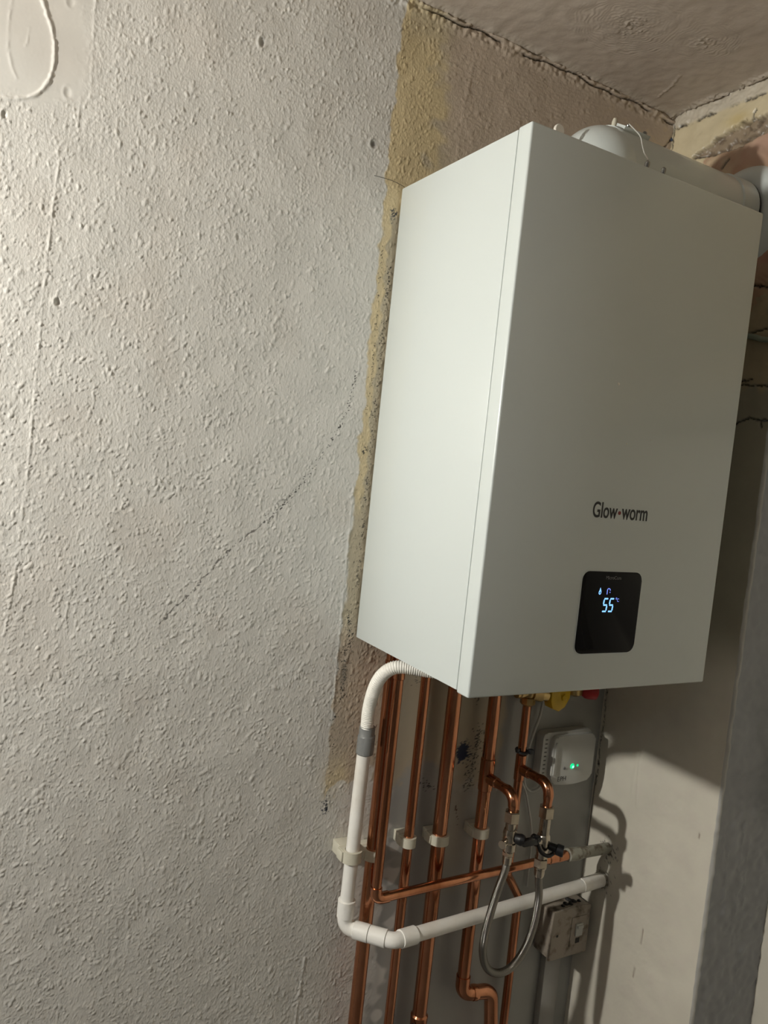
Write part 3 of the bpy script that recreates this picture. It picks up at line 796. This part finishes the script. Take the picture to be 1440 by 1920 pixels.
Ep = copper('copper_pipe', (.2725, -.030, 0), 'copper pipe with a tee feeding the left filling valve and a bend at its foot')
vpipe(Ep, .2725, -.030, .0111, .705, TOPZ)
link('tee', tube([(.2725, -.030, z) for z in (1.053, 1.0545, 1.056, 1.108, 1.1095, 1.111)], [.0111, .0125, .0127, .0127, .0125, .0111], 28), M_COPPER, Ep)
link('branch', tube(fillet([(.2725, -.034, 1.0775), (.2725, -.108, 1.0785), (.2725, -.108, 1.0430)], .020, 10), .0078, 24), M_COPPER, Ep)
link('branch_socket', tube([(.2725, -.040, 1.0776), (.2725, -.060, 1.0779), (.2725, -.0615, 1.0779)], [.0098, .0092, .0080], 24), M_COPPER, Ep)
el = fillet([(.2725, -.080, 1.0782), (.2725, -.108, 1.0785), (.2725, -.108, 1.0535)], .020, 10)
link('branch_elbow', tube(el, [.0078] + [.0091] * (len(el) - 2) + [.0078], 24), M_COPPER, Ep)
link('foot_bend', tube(fillet([(.2725, -.030, .716), (.2725, -.030, .682), (.3310, -.040, .680), (.3400, -.042, .600)], .018, 8), .0127, 24), M_COPPER, Ep)
link('pipe_run', tube([(.3400, -.042, .600), (.3400, -.042, .001)], .0111, 24), M_COPPER, Ep)
link('foot_collar', tube([(.292, -.0335, .6815), (.2935, -.0335, .6815), (.300, -.035, .681), (.3015, -.035, .681)], [.0127, .0138, .0138, .0127], 24), M_COPPER, Ep)
Fp = copper('copper_pipe', (.3860, -.022, 0), 'thin copper pipe below the yellow valve, with a tee and a sideways jog')
FX, FPY = .3465, -.030
link('pipe_run', tube(fillet([(FX, FPY, 1.200), (FX, FPY, .888), (.3860, FPY + .008, .835), (.3860, FPY + .008, .001)], .015, 6), .0078, 24), M_COPPER, Fp)
link('tee', tube([(FX, FPY, z) for z in (1.063, 1.0645, 1.066, 1.108, 1.1095, 1.111)], [.0078, .0092, .0094, .0094, .0092, .0078], 24), M_COPPER, Fp)
link('branch', tube(fillet([(FX, -.034, 1.0845), (FX + .002, -.107, 1.0870), (FX + .002, -.107, 1.0420)], .020, 10), .0078, 24), M_COPPER, Fp)
link('branch_socket', tube([(FX, -.038, 1.0846), (FX, -.056, 1.0852), (FX, -.0575, 1.0853)], [.0096, .0092, .0080], 24), M_COPPER, Fp)
el = fillet([(FX + .001, -.078, 1.0860), (FX + .002, -.107, 1.0870), (FX + .002, -.107, 1.0560)], .020, 10)
link('branch_elbow', tube(el, [.0078] + [.0091] * (len(el) - 2) + [.0078], 24), M_COPPER, Fp)
tie = empty('cable_tie', (FX, FPY, 1.116), 'black pipe ring clamped round the thin right copper pipe above its tee', 'clamp')
ring = [(FX + .0102 * math.cos(a), FPY + .0102 * math.sin(a), 1.1165 + .002 * math.sin(a)) for a in [2 * PI * k / 24 for k in range(25)]]
link('band', tube(ring, .0024, 10), M_BLACK, tie)
link('head', box(FX + .009, FX + .0175, FPY - .0125, FPY - .0045, 1.1130, 1.1215, .0012), M_BLACK, tie)
link('stub', box(FX - .0155, FX - .0095, FPY - .006, FPY, 1.1155, 1.1225, .001), M_BLACK, tie)

# ------------------------------------------------------------------ pipe clips
def clip(x, y, r, z, label, hgt=.016, wall=.0046, lean=0.0):
    root = empty('pipe_clip', (x, -.001, z), label, 'pipe clip', 'white pipe clips')
    N = 40; inner, outer = [], []
    ro = r + wall
    for k in range(N):
        a = 2 * PI * k / N
        inner.append((x + (r + .0002) * math.cos(a), y + (r + .0002) * math.sin(a)))
        cx, sy = math.cos(a), math.sin(a)
        if sy <= 0: outer.append((x + ro * cx, y + ro * sy))
        else:
            m = max(abs(cx), abs(sy)); outer.append((x + ro * cx / m, y + ro * sy / m))
    V, F = [], []
    for zz in (z - hgt / 2, z + hgt / 2):
        V += [(a, b, zz) for a, b in inner] + [(a, b, zz) for a, b in outer]
    for k in range(N):
        j = (k + 1) % N
        F += [(k, j, N + j, N + k), (2 * N + k, 3 * N + k, 3 * N + j, 2 * N + j), (N + k, N + j, 3 * N + j, 3 * N + k), (k, 2 * N + k, 2 * N + j, j)]
    link('hoop', mesh_from(V, F), M_CLIP, root, 30)
    link('base', box(x - ro * .92, x + ro * .92, y + ro - .001, -.0005, z - hgt / 2 - .001, z + hgt / 2 + .001, .001), M_CLIP, root)
    link('latch', box(x - ro - .0028, x - ro + .0012, y - ro * .15, y + ro * .95, z - hgt / 2 + .001, z + hgt / 2 - .001, .0007), M_CLIP, root)
    return root
clip(.0585, -.030, .0115, .9740, 'white pipe clip half hidden behind the forward copper pipe, next to the waste pipe clip')
clip(.1245, -.030, .0082, .9840, 'smallest white pipe clip, on the thin second copper pipe')
clip(.1860, -.030, .0124, .9800, 'white pipe clip on the thickest copper pipe')
clip(.2725, -.030, .0111, .9790, 'white pipe clip on the copper pipe with the swept tee')
clip(.0135, -.040, .0108, .9830, 'large cream pipe clip holding the white waste pipe', .018, .0052)

# ------------------------------------------------------------------ condensate waste pipe
WX, WY, WZ = .0135, -.040, .866
waste = empty('waste_pipe', (WX, WY, WZ), 'white plastic waste pipe dropping left of the copper pipes and running to the side wall', 'pipe')
RW = .0108
link('pipe_run', tube([(WX + .003, WY, 1.150), (WX, WY, .905)], RW, 32), M_PVC, waste)
def elbow(name, p0, p1, p2, rad, r, parent):
    pth = fillet([p0, p1, p2], rad, 10)
    a = [pth[0]] + [pth[0]] + pth[1:-1] + [pth[-1]] + [pth[-1]]
    return link(name, tube(pth, [r] * len(pth), 32), M_PVC2, parent)
e1, e2 = Vector((WX, WY, WZ)), Vector((.0704, -.1000, WZ))
e3 = Vector((XR - .003, -.0535, .8525))
d12 = (e2 - e1).normalized(); d23 = (e3 - e2).normalized()
sock = .0140
link('elbow', tube(fillet([e1 + Vector((0, 0, .022)), e1, e1 + d12 * .020], .014, 10), .0118, 32), M_PVC2, waste)
link('elbow_socket', tube([e1 + Vector((0, 0, z)) for z in (.017, .0175, .044, .0448)], [.0122, sock - .0004, sock, RW], 32), M_PVC2, waste)
link('elbow_socket', tube([e1 + d12 * z for z in (.017, .0178, .0415, .0418)], [.0122, sock - .0004, sock - .0002, .012], 32), M_PVC2, waste)
L12 = (e2 - e1).length
link('elbow', tube(fillet([e2 - d12 * .016, e2, e2 + d23 * .016], .016, 10), .0120, 32), M_PVC2, waste)
link('elbow_socket', tube([e2 - d12 * z for z in (L12 - .0422, L12 - .0428, .0125, .0120)], [.012, sock - .0006, sock - .0002, .0122], 32), M_PVC2, waste)
link('elbow_socket', tube([e2 + d23 * z for z in (.0120, .0125, .0405, .0410)], [.0122, sock - .0002, sock, RW], 32), M_PVC2, waste)
L23 = (e3 - e2).length
link('pipe_run', tube([e2 + d23 * .040, e2 + d23 * (L23 - .058)], RW + .0006, 32), M_PVC, waste)
link('socket', tube([e2 + d23 * (L23 - z) for z in (.060, .0597, .0575, .004, .0035)], [RW + .0006, .0128, .0130, .0130, .0105], 32), M_PVC2, waste)
link('wall_end', tube([e2 + d23 * (L23 - z) for z in (.004, .001)], [.0145, .0150], 24), M_PAINTED, waste)
hose = empty('condensate_hose', (WX + .003, WY, 1.18), 'ribbed white flexible hose curving from under the boiler into a grey coupler', 'hose')
hp = catmull([(.0180, -.040, 1.174), (.0160, -.042, 1.190), (.0108, -.051, 1.2205), (.0062, -.066, 1.2515), (.0045, -.081, 1.2755), (.0085, -.094, 1.2925), (.0180, -.105, 1.3020), (.0329, -.116, 1.3040), (.0504, -.128, 1.3030), (.0700, -.143, 1.3030), (.1050, -.160, 1.3045)], 40)
# resample evenly and rib
cum = [0]
for a, b in zip(hp[:-1], hp[1:]): cum.append(cum[-1] + (b - a).length)
step = .00085; hh_, rr_ = [], []
s = 0; j = 0
while s < cum[-1]:
    while cum[j + 1] < s: j += 1
    t = (s - cum[j]) / max(cum[j + 1] - cum[j], 1e-9)
    hh_.append(hp[j].lerp(hp[j + 1], t)); rr_.append(.0096 + .0007 * math.cos(s / .0034 * 2 * PI)); s += step
link('ribbed_tube', tube(hh_, rr_, 24), M_HOSE, hose, 80)
link('coupler', tube([(.0178, WY, 1.146), (.0178, WY, 1.147), (.0182, WY, 1.174), (.0182, WY, 1.1750), (.0180, WY, 1.1765), (.0182, WY, 1.190), (.0182, WY, 1.1905)],
                     [.0128, .0137, .0138, .0136, .0124, .0124, .0108], 32), M_GREY, hose)['label'] = 'grey stepped plastic coupler'

# ------------------------------------------------------------------ filling loop
loop = empty('filling_loop', (.31, -.108, .775), 'braided steel filling hose hanging in a U between two nickel valves with black levers', 'filling loop')
VX, VY = .2725, -.108
def stack(name, x, y, prof, segs=24, parent=loop, mat=M_CHROME, phase=0):
    return link(name, tube([(x, y, z) for z, _ in prof], [r for _, r in prof], segs, True, phase), mat, parent, 30)
def nut(x, y, z0, z1, r, parent=loop, mat=M_CHROME):
    return stack('nut', x, y, [(z0, r * .86), (z0 + .0015, r), (z1 - .0015, r), (z1, r * .86)], 6, parent, mat, .3)
def valve(x, y, zt, lab, flip):
    v = link('valve', tube([(x, y, zt + z) for z in (-.014, -.020, -.028, -.029, -.035, -.046, -.050, -.052, -.064, -.070, -.074)],
                           [.0088, .0092, .0092, .0105, .0118, .0120, .0105, .0122, .0118, .0075, .0072], 24), M_CHROME, loop, 30)
    nut(x, y, zt - .0175, zt + .002, .0135, v)
    nut(x, y, zt - .0745, zt - .062, .0100, v)
    link('ferrule', tube([(x, y, zt - .0745), (x, y, zt - .076), (x, y, zt - .088), (x, y, zt - .0892)], [.0070, .0082, .0078, .0068], 20), M_CHROME, v)
    return v
v1 = valve(VX, VY, 1.0490, '', 1)
link('side_port', tube([(VX - .009, VY - .003, .998), (VX - .0165, VY - .005, .998), (VX - .0175, VY - .005, .998), (VX - .020, VY - .006, .998)], [.0050, .0050, .0072, .0068], 12), M_CHROME, v1)
lv = Vector((VX, VY, 1.006))
link('lever', join(tube([lv + Vector((.006, -.010, .001)), lv + Vector((.010, -.018, .002)), lv + Vector((.0135, -.0225, .003))], [.0085, .0098, .0072], 14),
                   box(VX + .009, VX + .040, VY - .0265, VY - .0155, .9985, 1.0095, .002),
                   tube([lv + Vector((.038, -.021, .000)), lv + Vector((.045, -.021, .001))], [.0068, .0060], 10)), M_BLACK, v1)['label'] = 'black plastic lever'
V2X, V2Y = FX + .002, -.107
v2 = link('valve', tube([(V2X, V2Y, z) for z in (1.032, 1.024, 1.000, .998, .990, .976, .972, .966, .958, .957)], [.0090, .0092, .0094, .0110, .0122, .0122, .0106, .0098, .0098, .0090], 24), M_CHROME, loop, 30)
nut(V2X, V2Y, 1.0290, 1.0490, .0137, v2)
nut(V2X, V2Y, .9420, .9585, .0125, v2)
link('ferrule', tube([(V2X, V2Y, z) for z in (.9425, .940, .938, .930, .926, .924)], [.0105, .0105, .0090, .0090, .0082, .0070], 20), M_CHROME, v2)
link('side_port', tube([(V2X - .008, V2Y, .988), (V2X - .0185, V2Y - .001, .990), (V2X - .021, V2Y - .001, .990)], [.0085, .0085, .0070], 16), M_CHROME, v2)
ringp = [(V2X - .021, V2Y - .002 + .0085 * math.cos(a), .993 + .0085 * math.sin(a)) for a in [2 * PI * k / 20 for k in range(21)]]
link('cap_ring', tube(ringp, .0018, 8), M_BLACK, v2)['label'] = 'black retaining ring'
link('cap_strap', tube(catmull([(V2X - .021, V2Y - .010, .989), (V2X - .016, V2Y - .016, .977), (V2X - .004, V2Y - .020, .971), (V2X + .008, V2Y - .019, .973)], 5), .0032, 10), M_BLACK, v2)
link('drain_cap', tube([(V2X + .006, V2Y - .009, .982), (V2X + .014, V2Y - .018, .980), (V2X + .015, V2Y - .019, .9797), (V2X + .022, V2Y - .027, .978), (V2X + .0225, V2Y - .0275, .978)],
                       [.0065, .0072, .0096, .0098, .0085], 14), M_BLACK, v2)['label'] = 'black cap'
hpts = [(VX, VY, .9605), (VX - .003, VY, .945), (.2600, -.109, .920), (.2510, -.110, .892), (.2405, -.112, .850), (.2395, -.113, .815), (.2530, -.113, .786), (.2800, -.112, .771), (.3100, -.111, .7765), (.3345, -.110, .803),
        (.3480, -.109, .840), (.3530, -.108, .885), (V2X + .001, V2Y, .9150), (V2X, V2Y, .9255)]
link('braided_hose', tube(catmull(hpts, 14), .0066, 28), braid_mat(), loop, 80)

# ------------------------------------------------------------------ service valves under the boiler
gv = empty('gas_valve', (.353, -.032, 1.222), 'brass service valve with a yellow lever just below the boiler', 'valve')
link('valve_body', join(tube([(FX, FPY, 1.200), (FX, FPY, 1.203), (FX, FPY, 1.2145), (FX, FPY, 1.216)], [.0100, .0135, .0135, .0100], 8),
                        tube([(FX, FPY, 1.214), (FX, FPY, 1.222), (FX, FPY, 1.240), (FX, FPY, 1.246)], [.0105, .0150, .0150, .0110], 20),
                        tube([(FX, FPY, 1.246), (FX, FPY, 1.2475), (FX, FPY, 1.262), (FX, FPY, 1.264)], [.0125, .0160, .0160, .0130], 6)), M_BRASS, gv)
link('side_outlet', tube([(.340, -.032, 1.226), (.322, -.034, 1.224), (.3205, -.034, 1.224), (.314, -.035, 1.223)], [.0095, .0095, .0075, .0070], 14), M_BRASS, gv)
link('valve_body', tube([(.350, -.036, 1.224), (.366, -.040, 1.222), (.3675, -.040, 1.222), (.3790, -.043, 1.220)], [.0130, .0140, .0115, .0105], 16), M_BRASS, gv)
link('lever', prism_xz([(.3775, 1.246), (.4030, 1.250), (.4240, 1.246), (.4225, 1.216), (.4130, 1.1995), (.3995, 1.1925), (.3830, 1.1990), (.3780, 1.212)], -.056, -.036, .003), M_YEL, gv)['label'] = 'yellow plastic lever'
link('lever_boss', tube([(.4070, -.0560, 1.2185), (.4070, -.0590, 1.2185), (.4070, -.0605, 1.2185)], [.0062, .0058, .0030], 16), M_YEL, gv)
link('riser', tube([(FX, FPY, 1.263), (FX, FPY, TOPZ)], .0078, 20), M_COPPER, gv)
rv_ = empty('isolation_valve', (.455, -.032, 1.222), 'brass valve with a red plastic head peeking below the boiler', 'valve')
link('valve_body', join(tube([(.455, -.030, 1.212), (.455, -.030, 1.216), (.455, -.030, 1.236), (.455, -.030, 1.240)], [.0100, .0165, .0170, .0120], 20),
                        tube([(.455, -.030, 1.240), (.455, -.030, 1.2415), (.455, -.030, 1.258), (.455, -.030, 1.260)], [.0120, .0155, .0155, .0120], 6)), M_BRASS, rv_)
link('head', tube([(.468, -.036, 1.2245), (.474, -.039, 1.2240), (.480, -.042, 1.2235), (.492, -.047, 1.2230), (.4935, -.0475, 1.2230)], [.0100, .0155, .0165, .0160, .0120], 24), M_RED, rv_)['label'] = 'red plastic head'
link('head_mark', box(.4925, .4945, -.0520, -.0490, 1.218, 1.229, .0004), M_HOSE, rv_)
link('riser', tube([(.455, -.030, 1.259), (.455, -.030, TOPZ)], .0105, 20), M_COPPER, rv_)

# ------------------------------------------------------------------ cables
cb = empty('controller_cable', (.40, -.008, 1.02), 'thin pale cable looping from the yellow valve to the control box', 'cable')
link('cable_run', tube(catmull([(.4050, -.012, 1.3190), (.4020, -.011, 1.240), (.3990, -.010, 1.178), (.3905, -.009, 1.145), (.3820, -.008, 1.112), (.3780, -.007, 1.075), (.3810, -.007, 1.047), (.3900, -.007, 1.032),
                                   (.4020, -.0075, 1.026), (.4160, -.009, 1.031), (.4230, -.011, 1.0450)], 8), .0026, 10), M_CABLE, cb)
cb2 = empty('thin_cable', (.41, -.008, 1.0), 'thin cable hanging behind the filling valves below the controller loop', 'cable')
link('cable_run', tube(catmull([(.3690, -.007, 1.060), (.3760, -.007, 1.046), (.3880, -.007, 1.025), (.3990, -.007, .995), (.4090, -.007, .965), (.4170, -.006, .925), (.4180, -.006, .840)], 8), .0020, 8), M_CABLE, cb2)

# ------------------------------------------------------------------ wireless control box
ctl = empty('control_box', (.466, -.001, 1.09), 'off-white heating receiver box with a green light on the wall under the boiler', 'receiver')
cz0 = 1.0400
def ctl_outline(x0, x1, zt, zb, r, sag):
    o = rrect(x0, x1, zb, zt, r, 5)
    out = []
    for x, z in o:
        if z < zb + r * .8: z -= sag * math.sin(PI * min(max((x - x0) / (x1 - x0), 0), 1))
        out.append((x, z))
    o2 = []
    for i, p in enumerate(out):
        o2.append(p)
        q = out[(i + 1) % len(out)]
        if p[1] < zb + .001 and q[1] < zb + .001 and q[0] - p[0] > .02:
            for k in range(1, 10):
                x = p[0] + (q[0] - p[0]) * k / 10
                o2.append((x, zb - sag * math.sin(PI * (x - x0) / (x1 - x0))))
    return o2
link('back_shell', prism_xz(ctl_outline(.4040, .5260, 1.1400, 1.0480, .010, .002), -.0200, -.0008, .004), M_CTL, ctl)
face = link('front_shell', prism_xz(ctl_outline(.4220, .5250, 1.1350, 1.0470, .010, .006), -.0310, -.0195, .0035), M_CTL, ctl)
link('light_rib', prism_xz(rrect(.4255, .4315, 1.0620, 1.1240, .0025), -.0328, -.0305, .0008), M_CTL, ctl)
M_SLOT = plain('slot_shadow', (.16, .155, .14), .6)
for k in range(10):
    link('vent_slot', box(.4095, .4150, -.0204, -.0195, 1.056 + k * .0078, 1.0582 + k * .0078), M_SLOT, ctl)
link('led', tube([(.4722, -.0308, 1.0760), (.4722, -.0322, 1.0760), (.4722, -.0330, 1.0760)], [.0052, .0048, .0020], 16), M_GREEN, ctl)
link('led_core', tube([(.4728, -.0329, 1.0752), (.4728, -.0336, 1.0752)], [.0026, .0018], 12), M_GREEN2, ctl)
link('led', tube([(.4855, -.0308, 1.0762), (.4855, -.0320, 1.0762)], [.0026, .0020], 12), M_GREEN, ctl)
link('button', tube([(.4530, -.0305, 1.0738), (.4530, -.0322, 1.0738)], [.0028, .0024], 14), M_GREYINK, ctl)
link('lettering', text_mesh('EPH', .4395, 1.0500, .0085, -.0311, .0200, ext=.0002, offset=-.01), M_INK, ctl, smooth=0)

# ------------------------------------------------------------------ old switched spur box
sb = empty('switch_box', (.502, -.001, .757), 'grimy old surface switch box below the waste pipe with a small rocker', 'switch')
link('back_box', box(.4565, .5475, -.0400, -.0008, .7105, .8020, .003), M_DIRTY, sb)
link('face_plate', box(.4545, .5495, -.0480, -.0400, .7085, .8040, .0025), M_DIRTY, sb)
link('rocker_surround', box(.5020, .5400, -.0492, -.0478, .7280, .7850, .001), M_DIRTY, sb)
link('rocker', join(box(.5120, .5290, -.0530, -.0490, .7480, .7720, .0012), box(.5135, .5275, -.0560, -.0525, .7640, .7700, .001)), M_CTL, sb)['label'] = 'pale rocker switch'
link('fuse_slot', box(.5160, .5260, -.0497, -.0488, .7330, .7430), M_DARKHOLE, sb)
for sx in (.4690,):
    link('screw', tube([(sx, -.0478, .7560), (sx, -.0486, .7560)], [.0028, .0024], 14), M_DARKHOLE, sb)
link('top_crust', join(*[tube([(x, y, .8030), (x, y, .8030 + h), (x + .001, y, .8035 + h)], [r, r * .8, r * .3], 9) for x, y, r, h in
     [(.500, -.030, .006, .002), (.510, -.033, .005, .0025), (.522, -.028, .006, .002), (.516, -.020, .007, .002), (.533, -.031, .004, .0018), (.489, -.034, .004, .0015)]]), M_DARKHOLE, sb)
tr = empty('mini_trunking', (.515, -.001, .35), 'painted plastic trunking dropping from the switch box to the floor', 'trunking')
link('channel', box(.4800, .5200, -.0160, -.0008, .004, .7080, .002), plain('trunking_paint', (.34, .33, .30), .45, noise=.05), tr)

# ------------------------------------------------------------------ thin string on the side wall, stray bristle on the back wall
st = empty('wall_cable', (XR - .004, -.25, 1.865), 'pale green cable crossing the side wall right of the boiler', 'cable')
link('cable_run', tube(catmull([(XR - .006, -.100, 1.884), (XR - .006, -.16, 1.880), (XR - .0065, -.2237, 1.8715), (XR - .0065, -.254, 1.8630), (XR - .0065, -.30, 1.862), (XR - .006, -.42, 1.866), (XR - .006, -.62, 1.870), (XR - .006, -1.2, 1.872)], 8), .0046, 12),
     plain('pale_green_cable', (.30, .34, .28), .45, noise=.05), st)
br = empty('brush_bristle', (-.02, -.004, 2.026), 'thin dark bristle stuck on the wall at the top left corner of the boiler', 'bristle')
link('hair', tube(catmull([(-.0482, -.003, 2.0270), (-.030, -.005, 2.0268), (-.012, -.0045, 2.0266), (.006, -.003, 2.0240)], 6), .00035, 6), M_BLACK, br)
